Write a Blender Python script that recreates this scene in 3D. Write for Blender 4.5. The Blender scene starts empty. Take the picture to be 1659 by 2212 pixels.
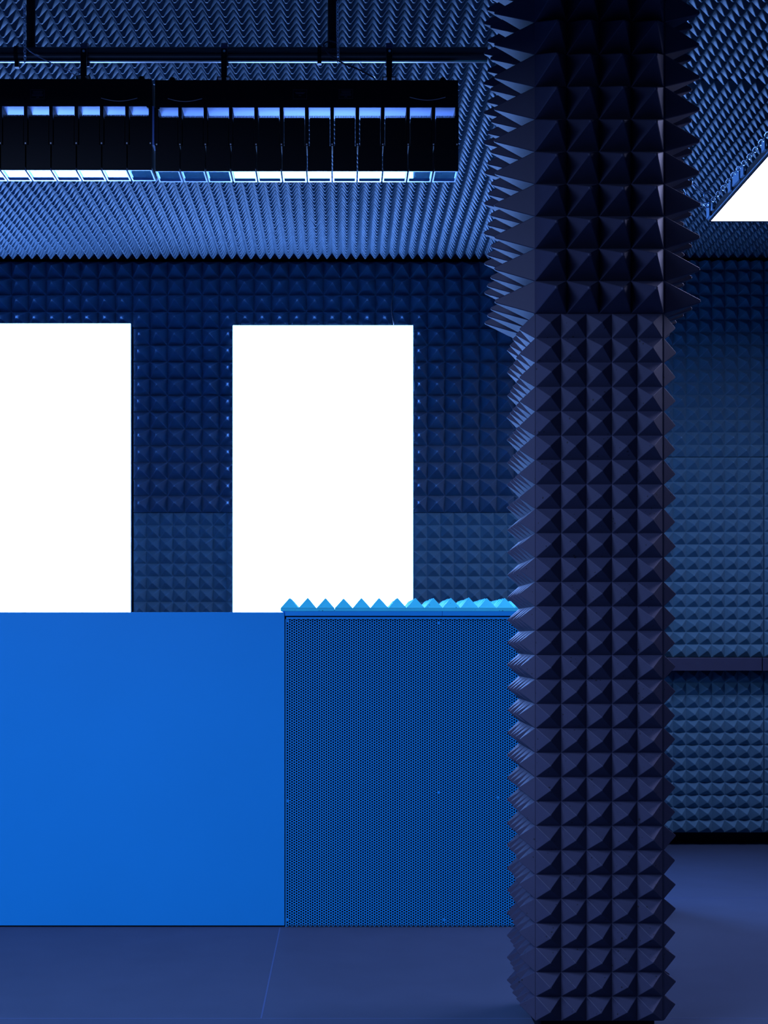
import bpy, bmesh, math, random
import numpy as np
from mathutils import Vector

random.seed(7)
RNG = np.random.default_rng(11)
SC = bpy.context.scene
COL = SC.collection
F, VX, VY, H = 3000.0, 735.0, 1379.0, 1.16          # focal length in px, vanishing point, eye height


def X(px, Y):
    return (px - VX) / F * Y


def Z(py, Y):
    return H + (VY - py) / F * Y


# ------------------------------------------------------------------ materials
def nodes(m):
    m.use_nodes = True
    nt = m.node_tree
    return nt, nt.nodes['Principled BSDF']


def mat(name, rgb, rough=.6, metal=0., spec=.5, vary=.0, vscale=20., bump=0., bscale=200., pores=0., coat=0.):
    m = bpy.data.materials.new(name)
    nt, b = nodes(m)
    b.inputs['Base Color'].default_value = (*rgb, 1)
    b.inputs['Roughness'].default_value = rough
    b.inputs['Metallic'].default_value = metal
    b.inputs['Specular IOR Level'].default_value = spec
    b.inputs['Coat Weight'].default_value = coat
    tc = nt.nodes.new('ShaderNodeTexCoord')
    col = None
    if vary > 0:
        n = nt.nodes.new('ShaderNodeTexNoise')
        n.inputs['Scale'].default_value = vscale
        n.inputs['Detail'].default_value = 5
        nt.links.new(tc.outputs['Object'], n.inputs['Vector'])
        r = nt.nodes.new('ShaderNodeValToRGB')
        lo = [c * (1 - vary) for c in rgb]
        hi = [min(1, c * (1 + vary)) for c in rgb]
        r.color_ramp.elements[0].color = (*lo, 1)
        r.color_ramp.elements[0].position = .3
        r.color_ramp.elements[1].color = (*hi, 1)
        r.color_ramp.elements[1].position = .7
        nt.links.new(n.outputs['Fac'], r.inputs['Fac'])
        col = r.outputs['Color']
    if pores > 0:                                     # small open cells of moulded foam
        v = nt.nodes.new('ShaderNodeTexVoronoi')
        v.inputs['Scale'].default_value = 75
        nt.links.new(tc.outputs['Object'], v.inputs['Vector'])
        n2 = nt.nodes.new('ShaderNodeTexNoise')
        n2.inputs['Scale'].default_value = 30
        nt.links.new(tc.outputs['Object'], n2.inputs['Vector'])
        mm = nt.nodes.new('ShaderNodeMapRange')
        mm.inputs['From Min'].default_value = .46
        mm.inputs['From Max'].default_value = .75
        mm.inputs['To Min'].default_value = .0
        mm.inputs['To Max'].default_value = .30
        nt.links.new(n2.outputs['Fac'], mm.inputs['Value'])
        lt = nt.nodes.new('ShaderNodeMath')
        lt.operation = 'LESS_THAN'
        nt.links.new(v.outputs['Distance'], lt.inputs[0])
        nt.links.new(mm.outputs['Result'], lt.inputs[1])
        mx = nt.nodes.new('ShaderNodeMix')
        mx.data_type = 'RGBA'
        mx.inputs['A'].default_value = (*rgb, 1)
        mx.inputs['B'].default_value = (*[c * (1 - pores) for c in rgb], 1)
        if col is not None:
            nt.links.new(col, mx.inputs['A'])
        nt.links.new(lt.outputs['Value'], mx.inputs['Factor'])
        col = mx.outputs['Result']
    if col is not None:
        nt.links.new(col, b.inputs['Base Color'])
    if bump > 0:
        n3 = nt.nodes.new('ShaderNodeTexNoise')
        n3.inputs['Scale'].default_value = bscale
        n3.inputs['Detail'].default_value = 3
        nt.links.new(tc.outputs['Object'], n3.inputs['Vector'])
        bp = nt.nodes.new('ShaderNodeBump')
        bp.inputs['Strength'].default_value = bump
        bp.inputs['Distance'].default_value = .002
        nt.links.new(n3.outputs['Fac'], bp.inputs['Height'])
        nt.links.new(bp.outputs['Normal'], b.inputs['Normal'])
    return m


def emit(name, rgb, s):
    m = bpy.data.materials.new(name)
    nt, b = nodes(m)
    b.inputs['Base Color'].default_value = (.8, .8, .8, 1)
    b.inputs['Emission Color'].default_value = (*rgb, 1)
    b.inputs['Emission Strength'].default_value = s
    return m


L_WALL, L_CEIL = 31.0, 11.0
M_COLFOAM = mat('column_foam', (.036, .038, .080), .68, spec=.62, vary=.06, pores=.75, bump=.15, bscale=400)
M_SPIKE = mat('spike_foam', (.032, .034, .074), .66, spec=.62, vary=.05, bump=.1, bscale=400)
M_WALLFOAM = mat('wall_foam', (.105, .24, .33), .8, spec=0., vary=.06)
M_DEEPFOAM = mat('deep_wall_foam', (.11, .20, .30), .8, spec=0., vary=.06)
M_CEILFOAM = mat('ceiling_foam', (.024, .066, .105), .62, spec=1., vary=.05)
M_CYANFOAM = mat('painted_foam', (.07, .80, .98), .7, spec=.1, pores=.6, vary=.04)
M_BLUE = mat('blue_lacquer', (.012, .36, .84), .5, spec=.2, vary=.02, vscale=2)
M_BLUEMETAL = mat('blue_powder_coat', (.012, .36, .84), .45, spec=.25)
M_VOID = mat('cabinet_inside', (.004, .006, .012), .9, spec=.05)
M_BLACK = mat('black_metal', (.004, .0045, .007), .5, spec=.15)
M_PIPE = mat('black_steel_pipe', (.012, .012, .016), .28, spec=.7)
M_CORE = mat('column_core', (.01, .01, .016), .8, spec=.1)
M_CLAMP = mat('clamp_steel', (.05, .06, .13), .4, spec=.4)
M_ALU = mat('aluminium', (.10, .20, .52), .5, metal=.3)
M_FRAME = mat('satin_metal_frame', (.45, .55, .80), .35, metal=.7)
M_GLASS = mat('lens_glass', (.34, .80, 1.0), .03, metal=.72)
M_CHAIN = mat('steel_chain', (.62, .70, .82), .3, metal=1.0)
M_CABLE = mat('cable_grey', (.7, .75, .9), .3, metal=.7)
M_BOLT = mat('zinc_bolt', (.9, .93, 1.0), .3, metal=.3)
M_CABLEDARK = mat('cable_black', (.03, .03, .045), .5)
M_BRACKET = mat('blue_grey_bracket', (.11, .22, .34), .5)
M_LEDGE = mat('ledge_metal', (.035, .042, .08), .42, spec=.3, vary=.04)
M_LABEL = mat('label_print', (.05, .05, .085), .6)
M_FLOOR = mat('vinyl_floor', (.064, .092, .152), .5, spec=.1, vary=.05, vscale=6, bump=.12, bscale=900)
M_SEAM = mat('weld_line', (.08, .12, .25), .4)
M_WALL = mat('wall_paint', (.02, .03, .07), .9, spec=.1)
M_PANEL = emit('led_diffuser', (.17, .37, 1.0), L_WALL)
M_PANELC = emit('ceiling_diffuser', (.50, .54, 1.0), L_CEIL)


# ------------------------------------------------------------------ mesh helpers
class MB:
    def __init__(s):
        s.v, s.f = [], []

    def add(s, vs, fs):
        o = len(s.v)
        s.v += [tuple(p) for p in vs]
        s.f += [tuple(i + o for i in f) for f in fs]
        return s

    def box(s, x0, x1, y0, y1, z0, z1):
        vs = [(x0, y0, z0), (x1, y0, z0), (x1, y1, z0), (x0, y1, z0), (x0, y0, z1), (x1, y0, z1), (x1, y1, z1), (x0, y1, z1)]
        return s.add(vs, [(3, 2, 1, 0), (4, 5, 6, 7), (0, 1, 5, 4), (1, 2, 6, 5), (2, 3, 7, 6), (3, 0, 4, 7)])

    def tube(s, pts, r, n=10, closed=False):
        pts = [Vector(p) for p in pts]
        N = len(pts)
        rings = []
        ref = None
        for i, p in enumerate(pts):
            if closed:
                t = (pts[(i + 1) % N] - pts[i - 1]).normalized()
            else:
                t = (pts[min(i + 1, N - 1)] - pts[max(i - 1, 0)]).normalized()
            if ref is None:
                ref = Vector((0, 0, 1)) if abs(t.z) < .9 else Vector((1, 0, 0))
            a = (ref - t * ref.dot(t)).normalized()
            ref = a
            b = t.cross(a)
            rings.append([p + a * (r * math.cos(2 * math.pi * k / n)) + b * (r * math.sin(2 * math.pi * k / n)) for k in range(n)])
        vs = [q for ring in rings for q in ring]
        fs = []
        for i in range(N if closed else N - 1):
            j = (i + 1) % N
            for k in range(n):
                l = (k + 1) % n
                fs.append((i * n + k, i * n + l, j * n + l, j * n + k))
        if not closed:
            fs.append(tuple(range(n - 1, -1, -1)))
            fs.append(tuple((N - 1) * n + k for k in range(n)))
        return s.add(vs, fs)

    def disc(s, c, axis, r, h, n=12):
        c = Vector(c)
        a = Vector(axis).normalized()
        return s.tube([c, c + a * h], r, n)

    def link(s, c, d, side, L, W, r):
        """one oval chain link: centre c, long axis d, width axis side"""
        c, d, side = Vector(c), Vector(d).normalized(), Vector(side)
        side = (side - d * side.dot(d)).normalized()
        pts = []
        for k in range(14):
            a = 2 * math.pi * k / 14
            pts.append(c + side * (math.cos(a) * W / 2) + d * (math.sin(a) * W / 2 + (1 if math.sin(a) > 0 else -1) * (L - W) / 2))
        return s.tube(pts, r, 6, closed=True)


WORLD = {}


def link_obj(o, parent, origin):
    COL.objects.link(o)
    base = WORLD[parent.name] if parent else Vector((0, 0, 0))
    if parent:
        o.parent = parent
    o.location = Vector(origin) - base
    WORLD[o.name] = Vector(origin)


def obj(name, mb, m, parent=None, origin=None, bevel=0., smooth=False, label=None):
    vs, fs = (mb.v, mb.f) if isinstance(mb, MB) else mb
    va = np.asarray(vs, dtype=float)
    if origin is None:
        lo, hi = va.min(0), va.max(0)
        origin = ((lo + hi) / 2) if parent else np.array([(lo[0] + hi[0]) / 2, (lo[1] + hi[1]) / 2, lo[2]])
    origin = np.asarray(origin, dtype=float)
    me = bpy.data.meshes.new(name)
    me.from_pydata((va - origin).tolist(), [], fs)
    me.update()
    if smooth:
        me.shade_smooth()
    me.materials.append(m)
    o = bpy.data.objects.new(name, me)
    link_obj(o, parent, origin)
    if bevel > 0:
        md = o.modifiers.new('edge', 'BEVEL')
        md.width = bevel
        md.segments = 2
        md.limit_method = 'ANGLE'
    if label:
        o['label'] = label
    return o


def tag(o, label, cat, group=None):
    o['label'] = label
    o['category'] = cat
    if group:
        o['group'] = group
    return o


def thing(name, origin, label, cat, group=None):
    o = bpy.data.objects.new(name, None)
    o.empty_display_size = .1
    link_obj(o, None, origin)
    return tag(o, label, cat, group)


def struct(o):
    o['kind'] = 'structure'
    return o


# ------------------------------------------------------------------ moulded pyramid foam
def foam(u0, u1, v0, v1, pu, pv, t, back, ou=None, ov=None, cap=.0035, ch=.0022, jit=.0008, inset=0., saddle=None):
    """pyramid sheet over [u0,u1]x[v0,v1]; local axes u,v and height h (0 = valley level)"""
    ou = u0 if ou is None else ou
    ov = v0 if ov is None else ov
    i0, i1 = math.floor((u0 - ou) / pu + 1e-6), math.ceil((u1 - ou) / pu - 1e-6)
    j0, j1 = math.floor((v0 - ov) / pv + 1e-6), math.ceil((v1 - ov) / pv - 1e-6)
    a, b, c = pu / 2, pv / 2, ch
    k = cap
    ht = t * (1 - .25 * k / min(a, b))
    tmpl = [(-a, -b, 0), (a, -b, 0), (a, b, 0), (-a, b, 0)]
    tmpl += [(a - c, -b, 0), (a, -b + c, 0), (a, b - c, 0), (a - c, b, 0), (-a + c, b, 0), (-a, b - c, 0), (-a, -b + c, 0), (-a + c, -b, 0)]
    d = k * .45
    tmpl += [(k - d, -k, ht), (k, -k + d, ht), (k, k - d, ht), (k - d, k, ht), (-k + d, k, ht), (-k, k - d, ht), (-k, -k + d, ht), (-k + d, -k, ht)]
    tmpl += [(0, 0, t)]
    if saddle:                                       # neighbours in a row joined by a raised saddle
        for sx in (1, -1):
            tmpl += [(sx * a, -.30 * b * sx, saddle), (sx * a, .30 * b * sx, saddle)]
    tmpl = np.array(tmpl)
    fs = [(0, 4, 11), (1, 5, 4)[::1], (2, 7, 6)[::1], (3, 9, 8)[::1]]
    fs = [(0, 11, 10), (1, 5, 4), (2, 7, 6), (3, 9, 8)]
    for q in range(8):
        r = (q + 1) % 8
        if saddle and q in (1, 5):
            m = 21 if q == 1 else 23
            fs += [(4 + q, m, 12 + q), (m, m + 1, 12 + r, 12 + q), (m + 1, 4 + r, 12 + r)]
        else:
            fs.append((4 + q, 4 + r, 12 + r, 12 + q))
        fs.append((12 + q, 12 + r, 20))
    ii, jj = np.meshgrid(np.arange(i0, i1), np.arange(j0, j1), indexing='ij')
    cu = ou + (ii.ravel() + .5) * pu
    cv = ov + (jj.ravel() + .5) * pv
    n = len(cu)
    V = np.repeat(tmpl[None], n, 0)
    jx = RNG.normal(0, jit, (n, 3))
    V[:, 12:21, :] += jx[:, None, :]
    V[:, :, 0] += cu[:, None]
    V[:, :, 1] += cv[:, None]
    V = V.reshape(-1, 3)
    nv = len(tmpl)
    faces = [tuple(x + nv * q for x in f) for q in range(n) for f in fs]
    clip = []
    if ou + i0 * pu < u0 - 1e-4: clip.append(((u0, 0, 0), (-1, 0, 0)))
    if ou + i1 * pu > u1 + 1e-4: clip.append(((u1, 0, 0), (1, 0, 0)))
    if ov + j0 * pv < v0 - 1e-4: clip.append(((0, v0, 0), (0, -1, 0)))
    if ov + j1 * pv > v1 + 1e-4: clip.append(((0, v1, 0), (0, 1, 0)))
    if clip:
        bm = bmesh.new()
        vv = [bm.verts.new(p) for p in V]
        for f in faces:
            bm.faces.new([vv[i] for i in f])
        for co, no in clip:
            r = bmesh.ops.bisect_plane(bm, geom=bm.verts[:] + bm.edges[:] + bm.faces[:], dist=1e-6, plane_co=co, plane_no=no, clear_outer=True)
            eds = [e for e in r['geom_cut'] if isinstance(e, bmesh.types.BMEdge)]
            ax = 0 if abs(no[0]) > .5 else 1
            new = {}
            for e in eds:                            # close the cut cells down to the valley level
                p, q = e.verts
                if p.co.z < 1e-6 and q.co.z < 1e-6:
                    continue
                lo = []
                for w in (p, q):
                    if w not in new:
                        new[w] = bm.verts.new((w.co.x, w.co.y, -.0008))
                    lo.append(new[w])
                try:
                    bm.faces.new((p, q, lo[1], lo[0]))
                except ValueError:
                    pass
        bm.verts.index_update()
        V = np.array([v.co[:] for v in bm.verts])
        faces = [tuple(v.index for v in f.verts) for f in bm.faces]
        bm.free()
    bx = MB().box(u0 + inset, u1 - inset, v0 + inset, v1 - inset, -back, -.0008)
    o = len(V)
    V = np.vstack([V, np.array(bx.v)])
    faces = faces + [tuple(x + o for x in f) for f in bx.f]
    return V, faces


def place(vf, axes, origin):
    """axes: three world vectors for u, v, h"""
    V, fs = vf
    A = np.array(axes, dtype=float)
    W = V @ A + np.array(origin, dtype=float)
    if np.linalg.det(A) < 0:
        fs = [tuple(reversed(f)) for f in fs]
    return W.tolist(), fs


# ------------------------------------------------------------------ setting
XL, XR, YF, YB = -3.1, 3.3, -1.2, 7.98
CEIL = 3.26
struct(obj('floor', MB().box(XL, XR, YF, YB, -.1, 0), M_FLOOR))
struct(obj('ceiling', MB().box(XL, XR, YF, YB, CEIL + .024, CEIL + .12), M_WALL))
struct(obj('wall_back', MB().box(XL, XR, YB, YB + .1, 0, CEIL + .024), M_WALL))
struct(obj('wall_left', MB().box(XL - .1, XL, YF, YB, 0, CEIL + .024), M_WALL))
struct(obj('wall_right', MB().box(XR, XR + .1, YF, YB, 0, CEIL + .024), M_WALL))
struct(obj('baseboard_back', MB().box(XL, XR, 7.955, 7.98, 0, .0768), M_WALL))
for n, (x0, x1, y0, y1) in enumerate(((XL, XR, 6.205, 6.209), (XL, XR, 4.236, 4.240), (-.244, -.239, 4.241, 5.57))):
    struct(obj('trim_%d' % (n + 1), MB().box(x0, x1, y0, y1, 0, .0006), M_SEAM))

# ------------------------------------------------------------------ wall foam
WY = 7.75
AXW = ((1, 0, 0), (0, 0, 1), (0, -1, 0))
P1X = (-2.17, X(283, 7.665)); P2X = (X(502, 7.665), X(893, 7.665))
P1Z, P2Z = Z(698, 7.665), Z(702, 7.665)
ZS = Z(1107, WY)
PU, PV = .0967, .0933
OU = X(62.4, WY)
XM = 1.33


def wall_foam(x0, x1, z0, z1, pu, pv, t, label, group, ou=None, ov=None, jit=.001, cap=.004, m=M_WALLFOAM):
    o = obj('acoustic_foam_panel', place(foam(x0, x1, z0, z1, pu, pv, t, .215, ou, ov, cap=cap, jit=jit, ch=.003), AXW, (0, WY, 0)), m)
    return tag(o, label, 'acoustic foam', group)


GW, GP, GR = 'deep foam on the left part of the back wall', 'low pyramid foam behind the counter', 'low pyramid foam on the right part of the back wall'
SPK = .098
wall_foam(XL + .01, P1X[1] + .0005, P1Z + .001, 3.262, PU, PV, SPK, 'dark foam strip under the ceiling above the left bright panel', GW, OU, ZS, m=M_DEEPFOAM)
wall_foam(P1X[1] + .001, XM, P2Z + .001, 3.262, PU, PV, SPK, 'dark foam strip under the ceiling above the bright panel nearer the column', GW, OU, ZS, m=M_DEEPFOAM)
wall_foam(P1X[1] + .001, P2X[0] - .001, ZS, P2Z, PU, PV, SPK, 'deep square-cell foam between the two bright wall panels', GW, OU, ZS, m=M_DEEPFOAM)
wall_foam(P2X[1] + .001, XM, ZS, P2Z, PU, PV, SPK, 'deep square-cell foam between the right bright panel and the column', GW, OU, ZS, m=M_DEEPFOAM)
wall_foam(XL + .01, P1X[0] - .001, ZS, P1Z, PU, PV, SPK, 'deep square-cell foam left of the left bright panel', GW, OU, ZS, m=M_DEEPFOAM)
ou2 = X(317, WY)
wall_foam(P1X[1] + .001, P2X[0] - .001, .08, ZS - .003, .0742, .0713, .045, 'low pyramid foam just above the counter between the two bright panels', GP, ou2, ZS)
wall_foam(P2X[1] + .001, XM, .08, ZS - .003, .0745, .0713, .045, 'low pyramid foam just above the spiky counter top beside the right bright panel', GP, ou2, ZS)
wall_foam(XL + .01, P1X[0] - .001, .08, ZS - .003, .0745, .0713, .045, 'low pyramid foam below the foam left of the left bright panel', GP, ou2, ZS)
pu, pv = .0721, .0697
xs = X(1650, WY)
zt, zb = Z(1419, WY), Z(988, WY)
wall_foam(XM + .004, xs - .002, zb + .003, 3.262, pu, pv, .05, 'dark foam right of the column, upper block under the ceiling', GR, xs - .002, zb)
wall_foam(XM + .004, xs - .002, zt, zb, pu, pv, .05, 'blue pyramid foam right of the column, block resting above the ledge', GR, xs - .002, zt)
wall_foam(xs + .002, XR - .01, zb + .003, 3.262, pu, pv, .05, 'narrow sliver of dark foam at the right edge under the ceiling', GR, xs + .002, zb)
wall_foam(xs + .002, XR - .01, zt, zb, pu, pv, .05, 'narrow sliver of foam at the right edge above the ledge', GR, xs + .002, zt)
zl = Z(1798, WY)
wall_foam(XM + .004, xs - .002, zl, zl + 13 * .0697, pu, pv, .05, 'blue pyramid foam right of the column, block below the ledge', GR, xs - .002, zl)
wall_foam(xs + .002, XR - .01, zl, zl + 13 * .0697, pu, pv, .05, 'narrow sliver of foam at the right edge below the ledge', GR, xs + .002, zl)
# the ledge across the right part
LY = 7.55
lg = thing('wall_ledge', (2.2, LY, Z(1449, LY)), 'smooth dark blue ledge running across the foam wall right of the column', 'ledge')
obj('ledge_board', MB().box(XM + .02, X(1646, LY), LY, 7.94, Z(1449, LY), Z(1421, LY)), M_LEDGE, lg, bevel=.002)
obj('ledge_board', MB().box(X(1648, LY), XR - .01, LY, 7.94, Z(1449, LY), Z(1421, LY)), M_LEDGE, lg, bevel=.002)

# ------------------------------------------------------------------ bright wall panels
def wall_panel(x0, x1, z0, z1, label):
    t = thing('light_panel', ((x0 + x1) / 2, 7.83, z0), label, 'light panel', 'bright panels on the back wall')
    obj('housing', MB().box(x0 + .004, x1 - .004, 7.70, 7.965, z0 + .004, z1 - .004), M_BLACK, t)
    obj('diffuser', MB().box(x0 + .003, x1 - .003, 7.665, 7.70, z0 + .003, z1 - .003), M_PANEL, t, label='glowing white diffuser')
    f = MB()
    f.box(x0, x0 + .003, 7.666, 7.70, z0, z1).box(x1 - .003, x1, 7.666, 7.70, z0, z1)
    f.box(x0, x1, 7.666, 7.70, z0, z0 + .003).box(x0, x1, 7.666, 7.70, z1 - .003, z1)
    obj('frame', f, M_FRAME, t)
    return t


wall_panel(*P1X, 1.27, P1Z, 'glowing white wall panel cut off by the left edge')
wall_panel(*P2X, 1.27, P2Z, 'glowing white wall panel behind the spiky counter top, whole width in view')

# ------------------------------------------------------------------ ceiling foam
AXC = ((1, 0, 0), (0, 1, 0), (0, 0, -1))
GC = 'pyramid foam on the ceiling'


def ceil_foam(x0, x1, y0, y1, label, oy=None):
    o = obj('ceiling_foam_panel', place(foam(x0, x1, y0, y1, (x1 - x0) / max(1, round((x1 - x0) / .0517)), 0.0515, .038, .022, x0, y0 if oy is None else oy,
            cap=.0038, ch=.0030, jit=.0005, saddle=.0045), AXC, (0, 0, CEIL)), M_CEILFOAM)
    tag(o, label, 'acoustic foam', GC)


YC0, YC1 = 3.4, 3.4 + 81 * .0515
ceil_foam(-2.425, -1.2358, YC0, YC1, 'ceiling foam panel in the far left corner over the left bright panel')
ceil_foam(-1.235, -.0455, YC0, YC1, 'ceiling foam panel over the left half of the black lamp bar')
ceil_foam(-.0446, 1.1435, YC0, YC1, 'ceiling foam panel between the thin ceiling seam and the column')
ceil_foam(1.1465, 2.335, 3.24, 3.24 + 38 * .0515, 'ceiling foam panel in the top right corner, nearer the viewer')
ceil_foam(1.1465, 2.335, 5.23, 5.23 + 45 * .0515, 'ceiling foam panel right of the column, behind the square ceiling light')
ceil_foam(2.338, XR - .01, YC0, YC1, 'ceiling foam panel above the square ceiling light at the right edge')

# ------------------------------------------------------------------ foam-clad column
CX0, CX1, CY = X(1155, 4.02), X(1433.5, 4.02), 4.02
CW = CX1 - CX0
z_b, z_m = Z(2205, CY), Z(677, CY)
col = thing('column', ((CX0 + CX1) / 2, CY + CW / 2, 0), 'square column clad in dark foam, long spikes above short pyramids', 'column')
obj('core', MB().box(CX0 + .022, CX1 - .022, CY + .022, CY + CW - .022, 0, CEIL + .02), M_CORE, col)


def col_face(side, z0, z1, nu, rows, t, m, cap, ch, inset, name, label):
    w = CW - 2 * inset
    pu, pv = w / nu, (z1 - z0) / rows
    vf = foam(0, w, 0, z1 - z0, pu, pv, t, .02, cap=cap, ch=ch, jit=.0010, inset=0)
    if side == 'front':
        ax, o = ((1, 0, 0), (0, 0, 1), (0, -1, 0)), (CX0 + inset, CY, z0)
    elif side == 'left':
        ax, o = ((0, 1, 0), (0, 0, 1), (-1, 0, 0)), (CX0 + (.0015 if inset else 0), CY + inset, z0)
    elif side == 'right':
        ax, o = ((0, 1, 0), (0, 0, 1), (1, 0, 0)), (CX1 + (.002 if inset else .005), CY + inset, z0)
    else:
        ax, o = ((1, 0, 0), (0, 0, 1), (0, 1, 0)), (CX0 + inset, CY + CW, z0)
    obj(name, place(vf, ax, o), m, col, label=label)


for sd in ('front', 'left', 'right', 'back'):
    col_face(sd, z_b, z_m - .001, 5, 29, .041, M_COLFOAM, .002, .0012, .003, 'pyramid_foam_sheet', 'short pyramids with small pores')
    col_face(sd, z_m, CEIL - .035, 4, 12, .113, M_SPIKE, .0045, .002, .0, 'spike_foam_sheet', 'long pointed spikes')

# ------------------------------------------------------------------ counter
KY = 5.58
kx = X(614.5, KY)
ct = thing('counter', ((XL + kx) / 2, KY + .3, 0), 'smooth bright blue counter front on the left', 'counter')
obj('front_panel', MB().box(XL + .02, kx, KY, KY + .02, .006, Z(1322.5, KY)), M_BLUE, ct, bevel=.0015)
obj('carcass', MB().box(XL + .03, kx - .01, KY + .02, KY + .58, 0, Z(1322.5, KY) - .02), M_VOID, ct)
obj('top', MB().box(XL + .02, kx, KY + .02, KY + .60, Z(1322.5, KY) - .02, Z(1322.5, KY) - .0005), M_BLUE, ct)

x0, x1, x2 = kx + .002, X(955, KY), kx + .002 + 1.455
cab = thing('perforated_cabinet', ((x0 + x2) / 2, KY + .3, 0), 'blue cabinet with perforated metal front beside the smooth counter', 'cabinet')
zr1, zr0 = Z(1320.5, KY), Z(1330.5, KY)
zp1 = Z(1333, KY)
obj('top_rail', MB().box(x0, x1 - .0006, KY - .004, KY + .05, zr0, zr1), M_BLUE, cab, bevel=.0012)
obj('top_rail', MB().box(x1 + .0006, x2, KY - .004, KY + .05, zr0, zr1), M_BLUE, cab, bevel=.0012)
obj('carcass', MB().box(x0 + .004, x2 - .004, KY + .06, KY + .60, .0, zr0), M_VOID, cab)
obj('top_board', MB().box(x0, x2, KY + .05, KY + .60, zr0, zr1 - .001), M_BLUE, cab)
obj('side_panel', MB().box(x2 - .016, x2, KY + .006, KY + .06, 0, zr0), M_BLUE, cab)
obj('side_panel', MB().box(x0, x0 + .0015, KY + .006, KY + .06, 0, zr0), M_VOID, cab)


def perforated(xa, xb, za, zb, y, th, px, pz, r):
    """sheet with staggered round holes: every hole a real opening through the sheet"""
    dx, dz = px / 2, pz                              # columns dx apart, holes pz apart in a column
    nc = int((xb - xa - .004) / dx)
    nr = round((zb - za - .010) / dz)
    dz = (zb - za - .010) / nr
    ax = xa + ((xb - xa) - nc * dx) / 2
    az = zb - .008 - nr * dz - dz / 2 if False else za + .002
    # cell: hexagon of the triangular lattice, pointing sideways
    R = dx * 2 / 3
    hx = [(R, 0), (R / 2, dz / 2), (-R / 2, dz / 2), (-R, 0), (-R / 2, -dz / 2), (R / 2, -dz / 2)]
    out, inn = [], []
    for k in range(6):
        a, b = hx[k], hx[(k + 1) % 6]
        out += [a, ((a[0] + b[0]) / 2, (a[1] + b[1]) / 2)]
    for k in range(12):
        g = math.pi * k / 6
        inn.append((r * math.cos(g), r * math.sin(g)))
    tm = np.array([(p[0], 0, p[1]) for p in out] + [(p[0], 0, p[1]) for p in inn] + [(p[0], th, p[1]) for p in inn])
    fs = []
    for k in range(12):
        l = (k + 1) % 12
        fs.append((k, l, 12 + l, 12 + k))
        fs.append((12 + k, 12 + l, 24 + l, 24 + k))
    cs = []
    for c in range(nc):
        cx = ax + (c + .5) * dx
        off = dz / 2 if c % 2 else 0
        n = nr - (1 if c % 2 else 0)
        for q in range(n):
            cs.append((cx, az + dz / 2 + off + q * dz))
    cs = np.array(cs)
    V = np.repeat(tm[None], len(cs), 0)
    V[:, :, 0] += cs[:, 0][:, None]
    V[:, :, 2] += cs[:, 1][:, None]
    V[:, :, 1] += y
    V = V.reshape(-1, 3)
    fs = [tuple(i + 36 * q for i in f) for q in range(len(cs)) for f in fs]
    mb = MB()
    top = az + nr * dz - dz / 2
    mb.box(xa, xb, y + .0002, y + th, top + dz * .5, zb)                              # plain strip along the top
    mb.box(xa, ax - .0003, y + .0002, y + th, za, zb)                         # plain strips at both sides
    mb.box(ax + nc * dx + .0003, xb, y + .0002, y + th, za, zb)
    o = len(V)
    V = np.vstack([V, np.array(mb.v)])
    fs += [tuple(i + o for i in f) for f in mb.f]
    return V.tolist(), fs


PXH = 9.9 / F * KY
for a, b in ((x0 + .002, x2 - .001),):
    obj('perforated_sheet', perforated(a, b, .001, zp1, KY, .0016, PXH, PXH / math.sqrt(3), .0039), M_BLUEMETAL, cab)
for px, py in ((622, 1342), (622, 1731), (622, 1987), (948, 1712), (960, 1987), (948, 1345), (1075, 1722)):
    obj('screw', MB().disc((X(px, KY), KY - .0012, Z(py, KY)), (0, 1, 0), .0055, .002, 14), M_BLUEMETAL, cab)

# spiky foam tiles lying on the cabinet
fx0, fx1 = X(606, KY), X(722.7, KY)
p3 = (fx1 - fx0) / 3
zt0 = zr1 + .0008
AXT = ((1, 0, 0), (0, 1, 0), (0, 0, 1))
GT = 'blue foam tiles on the cabinet top'


def top_tile(xa, xb, nu, label):
    t = foam(xa, xb, KY - .004, KY - .004 + 8 * .0722, (xb - xa) / nu, .0722, .041, .0125, cap=.002, ch=.001, jit=.0007)
    tag(obj('foam_tile', place(t, AXT, (0, 0, zt0 + .0125)), M_CYANFOAM), label, 'foam tile', GT)


top_tile(fx0, fx1 - .0006, 3, 'short blue pyramid foam tile at the left end of the cabinet top')
top_tile(fx1 + .0006, fx1 + .0006 + 17 * .0722, 17, 'long blue pyramid foam tile on the cabinet top running behind the column')

# ------------------------------------------------------------------ lighting pipe and lamp bars
LYF = 4.45
PY, PZ, PR = 4.50, Z(118.5, 4.50), .024
rig = thing('lighting_pipe', (X(400, PY), PY, PZ), 'black steel pipe hung under the ceiling, a bright line along its underside', 'pipe')
obj('tube', MB().tube([(-2.6, PY, PZ), (X(1052, PY), PY, PZ)], PR, 30), M_PIPE, rig)
for px, r in ((67, .0145), (718.5, .016)):
    obj('hanger', MB().tube([(X(px, PY), PY, PZ + .02), (X(px, PY), PY, CEIL - .012)], r, 20), M_BLACK, rig)
for px in (37, 690):
    k = MB().tube([(X(px, PY) - .006, PY, PZ), (X(px, PY) + .006, PY, PZ)], PR + .003, 24)
    dp = .042 if px < 100 else .031
    k.box(X(px, PY) - .0065, X(px, PY) + .0065, PY - .008, PY + .008, PZ - dp, PZ - .02)
    obj('pipe_clip', k, M_BLACK, rig)

S = LYF / F


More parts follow.
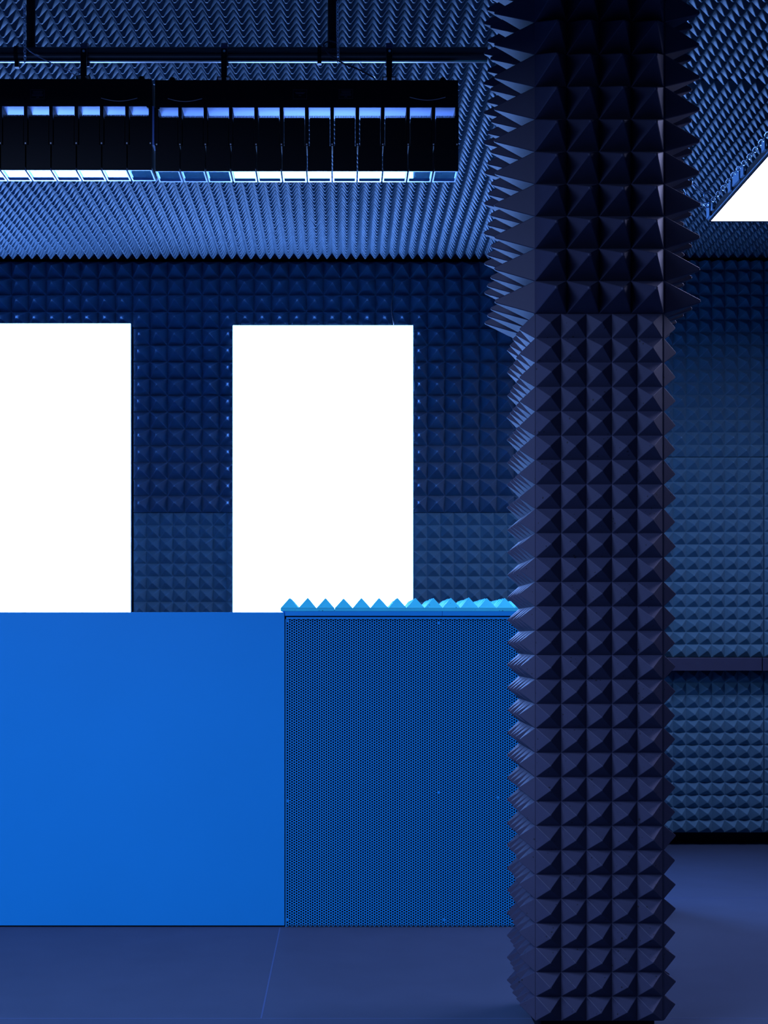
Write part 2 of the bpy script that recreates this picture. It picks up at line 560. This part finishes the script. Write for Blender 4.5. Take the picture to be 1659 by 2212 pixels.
def lamp_bar(pxa, ptop, label, clamps, knobs, loops, labels, link_plate):
    """a batten of twelve heads; pxa = left edge in the photo"""
    xa = X(pxa, LYF)
    pitch = 54.75 * S
    L = 12 * pitch
    dz = Z(ptop, LYF)
    zh0 = dz - 58 * S
    yb = LYF + .105
    t = thing('lamp_bar', (xa + L / 2, LYF + .05, dz - 215 * S), label, 'stage light', 'black lamp bars under the pipe')
    obj('housing', MB().box(xa, xa + L - .002, LYF, yb, zh0 + .0005, dz), M_BLACK, t, bevel=.002)
    obj('reflector_plate', MB().box(xa + .004, xa + L - .006, LYF + .004, yb - .003, zh0 - .0015, zh0), M_ALU, t, label='bright metal underside')
    ztop, zmid, zbot = dz - 82 * S, dz - 143 * S, dz - 192 * S
    for k in range(12):
        c0, c1 = xa + k * pitch, xa + (k + 1) * pitch
        h = MB()
        h.box(c0 + 5.8 * S, c1 - 5.8 * S, LYF + .001, yb - .002, zmid, ztop)
        h.box(c0 + 1.5 * S, c1 - 1.5 * S, LYF, yb, zbot, zmid - .0005)
        h.box(c0 + 1.5 * S, c1 - 1.5 * S, LYF - .0016, LYF - .0002, zbot - .0086, zmid - .0005)
        hd = obj('lamp_head', h, M_BLACK, t)
        fn = MB()
        for q in range(18):
            fx = c0 + 6.5 * S + q * (c1 - c0 - 13 * S) / 17
            fn.box(fx - .0009, fx + .0009, LYF + .002, yb - .004, ztop, ztop + 5 * S)
        obj('heat_sink', fn, M_BLACK, hd)
        fa, fb, w, hh = c0 + 1.2 * S, c1 - 2.2 * S, .0042, .0085
        fr = MB()
        z1, z0 = zbot - .0006, zbot - hh
        fr.box(fa, fa + w, LYF + .0004, yb + .001, z0, z1).box(fb - w, fb, LYF + .0004, yb + .001, z0, z1)
        fr.box(fa + w, fb - w, LYF + .0004, LYF + .0045, z0, z1).box(fa + w, fb - w, yb - .008, yb + .001, z0, z1)
        obj('lens_frame', fr, M_FRAME, hd, label='satin metal lens frame')
        obj('lens_glass', MB().box(fa + w, fb - w, LYF + .0045, yb - .008, z0 + .005, z1), M_GLASS, hd, label='flat mirror-like lens')
    for k in range(13):
        c = xa + k * pitch + (4 * S if k == 0 else -4.5 * S if k == 12 else -.0006)
        a = MB().box(c - 3.8 * S, c + 3.8 * S, LYF - .001, yb - .03, dz - 143 * S, zh0 - .002)
        ar = obj('bracket_arm', a, M_BLACK, t)
        obj('bolt', MB().disc((c, LYF - .0035, dz - 140 * S), (0, 1, 0), .0024, .003, 8), M_BOLT, ar)
    for px in clamps:
        c = X(px, PY)
        g = MB()
        pts = [(c, PY + (PR + .006) * math.sin(a), PZ + (PR + .006) * math.cos(a)) for a in np.linspace(-math.pi * .62, math.pi * .95, 20)]
        for i in range(len(pts) - 1):                # flat strap bent over the pipe
            (xx, ya, za), (_, y2, z2) = pts[i], pts[i + 1]
            na, nb = Vector((0, ya - PY, za - PZ)).normalized() * .006, Vector((0, y2 - PY, z2 - PZ)).normalized() * .006
            w = .0105
            q = []
            for s in (-w, w):
                q += [(c + s, ya, za), (c + s, y2, z2), (c + s, y2 + nb.y, z2 + nb.z), (c + s, ya + na.y, za + na.z)]
            g.add(q, [(0, 1, 2, 3), (7, 6, 5, 4), (0, 4, 5, 1), (3, 2, 6, 7), (0, 3, 7, 4), (1, 5, 6, 2)])
        cl = obj('pipe_clamp', g, M_CLAMP, t)
        st = MB().box(c - .0095, c + .0095, PY - PR - .016, PY - PR - .004, dz + .008, PZ + .005)
        obj('clamp_stem', st, M_BLACK, cl, bevel=.002)
        yf0, yf1 = LYF + .002, PY + .02
        ft = MB().box(c - .022, c + .022, yf0, yf1, dz + .0092, dz + .0115)
        ft.box(c - .022, c - .0195, yf0, yf1, dz, dz + .0092).box(c + .0195, c + .022, yf0, yf1, dz, dz + .0092)
        ft.box(c - .007, c + .007, yf0, yf1, dz, dz + .0092)
        obj('clamp_foot', ft, M_BLACK, cl)
        pd = MB().box(c - .0194, c - .0072, yf0 + .001, yf1 - .002, dz + .0084, dz + .0091)  # added metal strips under the foot, reflecting the wall panels as bright glints
        pd.box(c + .0072, c + .0194, yf0 + .001, yf1 - .002, dz + .0084, dz + .0091)
        obj('foot_glint_pad', pd, M_FRAME, cl, label='added metal pad reflecting the panel light as a glint')
        obj('clamp_bolt', MB().disc((c + .001, PY - PR - .019, PZ - .005), (0, 1, 0), .004, .005, 10), M_CHAIN, cl)
    for px in knobs:
        c = X(px, LYF)
        k = MB().disc((c, LYF + .03, dz), (0, 0, 1), .0105, .014, 16).disc((c, LYF + .03, dz + .012), (0, 0, 1), .0075, .006, 16)
        obj('knob', k, M_BLACK, t)
    for pa, pb, pyy in loops:
        pts = []
        for k in range(15):
            s = k / 14
            pts.append((X(pa + (pb - pa) * s, LYF), LYF - .004 - .006 * math.sin(math.pi * s), Z(pyy + 8 * math.sin(math.pi * s) ** 1.0, LYF)))
        obj('cable_loop', MB().tube(pts, .0011, 6), M_CABLE, t, label='thin grey cable loop')
    for pa, py0, kind in labels:
        lb = MB()
        xa1, xb1, za1, zb1 = X(pa, LYF), X(pa + 30, LYF), Z(py0 + 20, LYF), Z(py0, LYF)
        y0, y1, w = LYF - .0008, LYF - .0002, .0008
        lb.box(xa1, xb1, y0, y1, zb1 - w, zb1).box(xa1, xb1, y0, y1, za1, za1 + w)
        lb.box(xa1, xa1 + w, y0, y1, za1 + w, zb1 - w).box(xb1 - w, xb1, y0, y1, za1 + w, zb1 - w)
        rows = ((4, 5, 26), (7, 6, 25), (10.3, 3, 27), (13, 3, 27), (16.3, 12, 18)) if kind else ((6, 4, 26), (8.3, 6, 24), (12.5, 12, 18))
        for dy, a, b in rows:
            lb.box(X(pa + a, LYF), X(pa + b, LYF), y0, y1, Z(py0 + dy + .6, LYF), Z(py0 + dy - .6, LYF))
        obj('rating_label', lb, M_LABEL, t, label='dim printed label')
    if link_plate:
        c = xa - .0042
        p = MB().box(c - .0034, c + .0034, LYF - .006, LYF + .05, dz - 142 * S, zh0)
        obj('link_plate', p, M_ALU, t, bevel=.001, label='pale metal joining plate')
        obj('thumbscrew', MB().disc((c + .016, LYF - .006, zh0 - .006), (0, 1, 0), .005, .01, 12), M_BLACK, t)
    else:
        obj('thumbscrew', MB().disc((xa + L - .014, LYF - .006, zh0 - .004), (0, 1, 0), .005, .01, 12), M_BLACK, t)
    # thin lit seam strip along the lower edge of the housing
    return t


lamp_bar(334.5, 172.5, 'black lamp bar ending beside the column, all twelve heads in view', (486, 840), (370, 958), ((363, 437, 214), (885, 962, 211)), ((633, 194, 0), (732, 193, 1)), True)
lamp_bar(-327.5, 170, 'black lamp bar cut off by the left edge, six heads in view', (-170, 185), (303,), ((219, 297, 213),), ((66, 194, 1),), False)


def cable(name, pts, r, m, label, cat='cable'):
    out = []
    P = [Vector(p) for p in pts]
    P = [P[0] * 2 - P[1]] + P + [P[-1] * 2 - P[-2]]
    for i in range(1, len(P) - 2):
        for k in range(8):
            s = k / 8
            a, b, c, d = P[i - 1], P[i], P[i + 1], P[i + 2]
            out.append(.5 * ((2 * b) + (c - a) * s + (2 * a - 5 * b + 4 * c - d) * s * s + (3 * b - a - 3 * c + d) * s ** 3))
    out.append(P[-2])
    return tag(obj(name, MB().tube(out, r, 6), m), label, cat, None)


def pt(px, py, Y):
    return (X(px, Y), Y, Z(py, Y))


YA = PY - PR - .012
cable('power_cable', [pt(54, 102, YA), pt(75, 118, YA), pt(110, 136, YA), pt(145, 152, YA + .01), pt(172, 169, YA + .03)], .0016, M_CABLE, 'thin grey cable from the left hanger pipe down to the left lamp bar')
cable('safety_wire', [pt(118, 136, YA), pt(135, 146, YA), pt(155, 151, YA), pt(178, 151, YA)], .0012, M_CABLE, 'short drooping wire beside the left pipe clamp, above the thin grey cable end')
cable('power_cable', [pt(725, 92, YA), pt(712, 89, YA - .01), pt(702, 93, YA - .015), pt(700, 101, YA - .015), pt(712, 118, YA - .012), pt(740, 136, YA), pt(775, 150, YA + .01), pt(808, 168, YA + .03)], .0026, M_CABLEDARK, 'black looping cable from the middle hanger pipe to the right lamp bar')
cable('safety_wire', [pt(779, 135, YA), pt(790, 147, YA), pt(803, 160, YA + .01), pt(811, 167, YA + .03)], .0013, M_CABLE, 'short pale wire left of the right pipe clamp')
cable('wall_wire', [pt(852, 612, 7.62), pt(850, 635, 7.62), pt(846, 655, 7.62), pt(846, 675, 7.62), pt(850, 698, 7.62), pt(850, 715, 7.69)], .0022, M_CABLEDARK, 'thin wire hanging on the dark foam above the right bright panel', 'wire')


def chain(pts, L, W, r, label, cat='chain', group=None):
    g = MB()
    P = [Vector(p) for p in pts]
    seg = [(P[i + 1] - P[i]).length for i in range(len(P) - 1)]
    tot = sum(seg)
    n = max(2, int(tot / (L - 2.4 * r)))
    for k in range(n):
        d = (k + .5) / n * tot
        i = 0
        while i < len(seg) - 1 and d > seg[i]:
            d -= seg[i]
            i += 1
        a = P[i] + (P[i + 1] - P[i]) * (d / seg[i])
        di = (P[i + 1] - P[i]).normalized()
        s1 = Vector((0, 1, 0)) if abs(di.y) < .8 else Vector((1, 0, 0))
        s1 = (s1 - di * s1.dot(di)).normalized()
        s2 = di.cross(s1)
        sd = (s1 + s2).normalized() if k % 2 else (s1 - s2).normalized()
        g.link(a, di, sd, L, W, r)
    return tag(obj('chain', g, M_CHAIN), label, cat, group)


chain([pt(53, 8, PY - .032), pt(53, 60, PY - .032), pt(54, 134, PY - .034)], .013, .008, .0013, 'fine steel chain hanging beside the left hanger pipe')
chain([pt(729, 3, PY - .032), pt(729, 60, PY - .032), pt(731, 136, PY - .034)], .013, .008, .0013, 'fine steel chain hanging beside the middle hanger pipe')

# ------------------------------------------------------------------ square ceiling light right of the column
ZC = H + 1.75
yfar = 1.75 * F / (VY - 478)
xle = X(1531, yfar)
cl = thing('ceiling_light_panel', (xle + .75, yfar - .75, ZC), 'glowing white square light panel hung under the ceiling right of the column', 'ceiling light')
xr, yn = xle + 1.5, yfar - 1.5
obj('diffuser', MB().box(xle + .006, xr - .006, yn + .006, yfar - .006, ZC, ZC + .012), M_PANELC, cl, label='glowing white diffuser')
f = MB()
f.box(xle, xle + .006, yn, yfar, ZC - .003, ZC + .035).box(xr - .006, xr, yn, yfar, ZC - .003, ZC + .035)
f.box(xle + .006, xr - .006, yn, yn + .006, ZC - .003, ZC + .035).box(xle + .006, xr - .006, yfar - .006, yfar, ZC - .003, ZC + .035)
obj('frame', f, M_BLACK, cl)
obj('edge_strip', MB().box(xle - .002, xle, yn, yfar, ZC + .005, ZC + .009), M_BRACKET, cl, label='blue strip along the frame edge')
obj('back_board', MB().box(xle + .006, xr - .006, yn + .006, yfar - .006, ZC + .012, ZC + .03), M_BLACK, cl)


def edge_y(px):
    # depth at which the panel's left edge appears at column px
    return xle * F / (px - VX)


for px, w, h0, h1 in ((1533.5, .022, .011, .071), (1542, .013, .023, .05), (1580, .018, .016, .053), (1594, .044, .02, .07), (1607.5, .02, .018, .058), (1653.5, .02, .022, .066)):
    y = edge_y(px)
    b = MB().box(xle - .009, xle - .003, y - w, y + w, ZC + h0, ZC + h1)
    b.box(xle - .003, xle, y - w * .6, y + w * .6, ZC + h0, ZC + .034)
    obj('bracket', b, M_BRACKET, cl)
ye = yfar - .02
chain([pt(1472, 381, 5.70), pt(1487, 391, 5.72), pt(1513, 411, 5.75), pt(1541, 430, 5.78), pt(1541, 437, 5.78)], .062, .024, .0026, 'upper straight long-link chain between the column and the ceiling light', group='long-link chains at the ceiling light')
chain([pt(1464, 396, 5.66), pt(1474, 415, 5.68), pt(1486, 431, 5.70), pt(1502, 439, 5.72), pt(1517, 443, 5.74), pt(1526, 443, 5.77), (xle - .008, yfar - .03, ZC + .06)], .062, .024, .0026, 'lower sagging long-link chain between the column and the ceiling light', group='long-link chains at the ceiling light')
chain([(xle - .012, edge_y(1545), ZC + .055), (xle - .012, edge_y(1568), ZC + .056), (xle - .012, edge_y(1592), ZC + .06), (xle - .012, edge_y(1630), ZC + .056), (xle - .012, edge_y(1668), ZC + .06)], .040, .016, .0019, 'short-link chain lying along the edge of the ceiling light', group=None)

# ------------------------------------------------------------------ lights
def area(name, loc, target, sx, sy, watt, rgb, spread=math.pi):
    l = bpy.data.lights.new(name, 'AREA')
    l.shape = 'RECTANGLE'
    l.size, l.size_y, l.energy, l.color, l.spread = sx, sy, watt, rgb, spread
    o = bpy.data.objects.new(name, l)
    COL.objects.link(o)
    o.location = loc
    d = Vector(target) - Vector(loc)
    o.rotation_euler = d.to_track_quat('-Z', 'Y').to_euler()
    return o


area('ceiling_panel_light', (-1.9, 1.5, 2.9), (-1.9, 1.5, 0), 1.6, 2.4, 280, (.34, .50, 1.0))
area('studio_panel_light', (-1.2, .8, 2.9), (-1.2, .8, 0), 2.4, 2.0, 12, (.34, .50, 1.0))

w = bpy.data.worlds.new('world')
w.use_nodes = True
w.node_tree.nodes['Background'].inputs['Color'].default_value = (.10, .22, .7, 1)
w.node_tree.nodes['Background'].inputs['Strength'].default_value = .004
SC.world = w

# ------------------------------------------------------------------ camera and view
cam = bpy.data.cameras.new('camera')
cam.sensor_fit = 'HORIZONTAL'
cam.sensor_width = 36
cam.lens = 36 * F / 1659
cam.shift_x = (829.5 - VX) / 1659
cam.shift_y = (VY - 1106) / 1659
cam.clip_start = .05
co = bpy.data.objects.new('camera', cam)
COL.objects.link(co)
co.location = (0, 0, H)
co.rotation_euler = (math.pi / 2, 0, 0)
SC.camera = co
vs = SC.view_settings
SC.display_settings.display_device = 'sRGB'
vs.view_transform = 'Standard'
vs.look = 'None'
vs.exposure = 0
vs.gamma = 1
vs.use_curve_mapping = False
SC.cycles.use_denoising = True
SC.cycles.max_bounces = 8
SC.cycles.diffuse_bounces = 5
SC.cycles.sample_clamp_indirect = 8
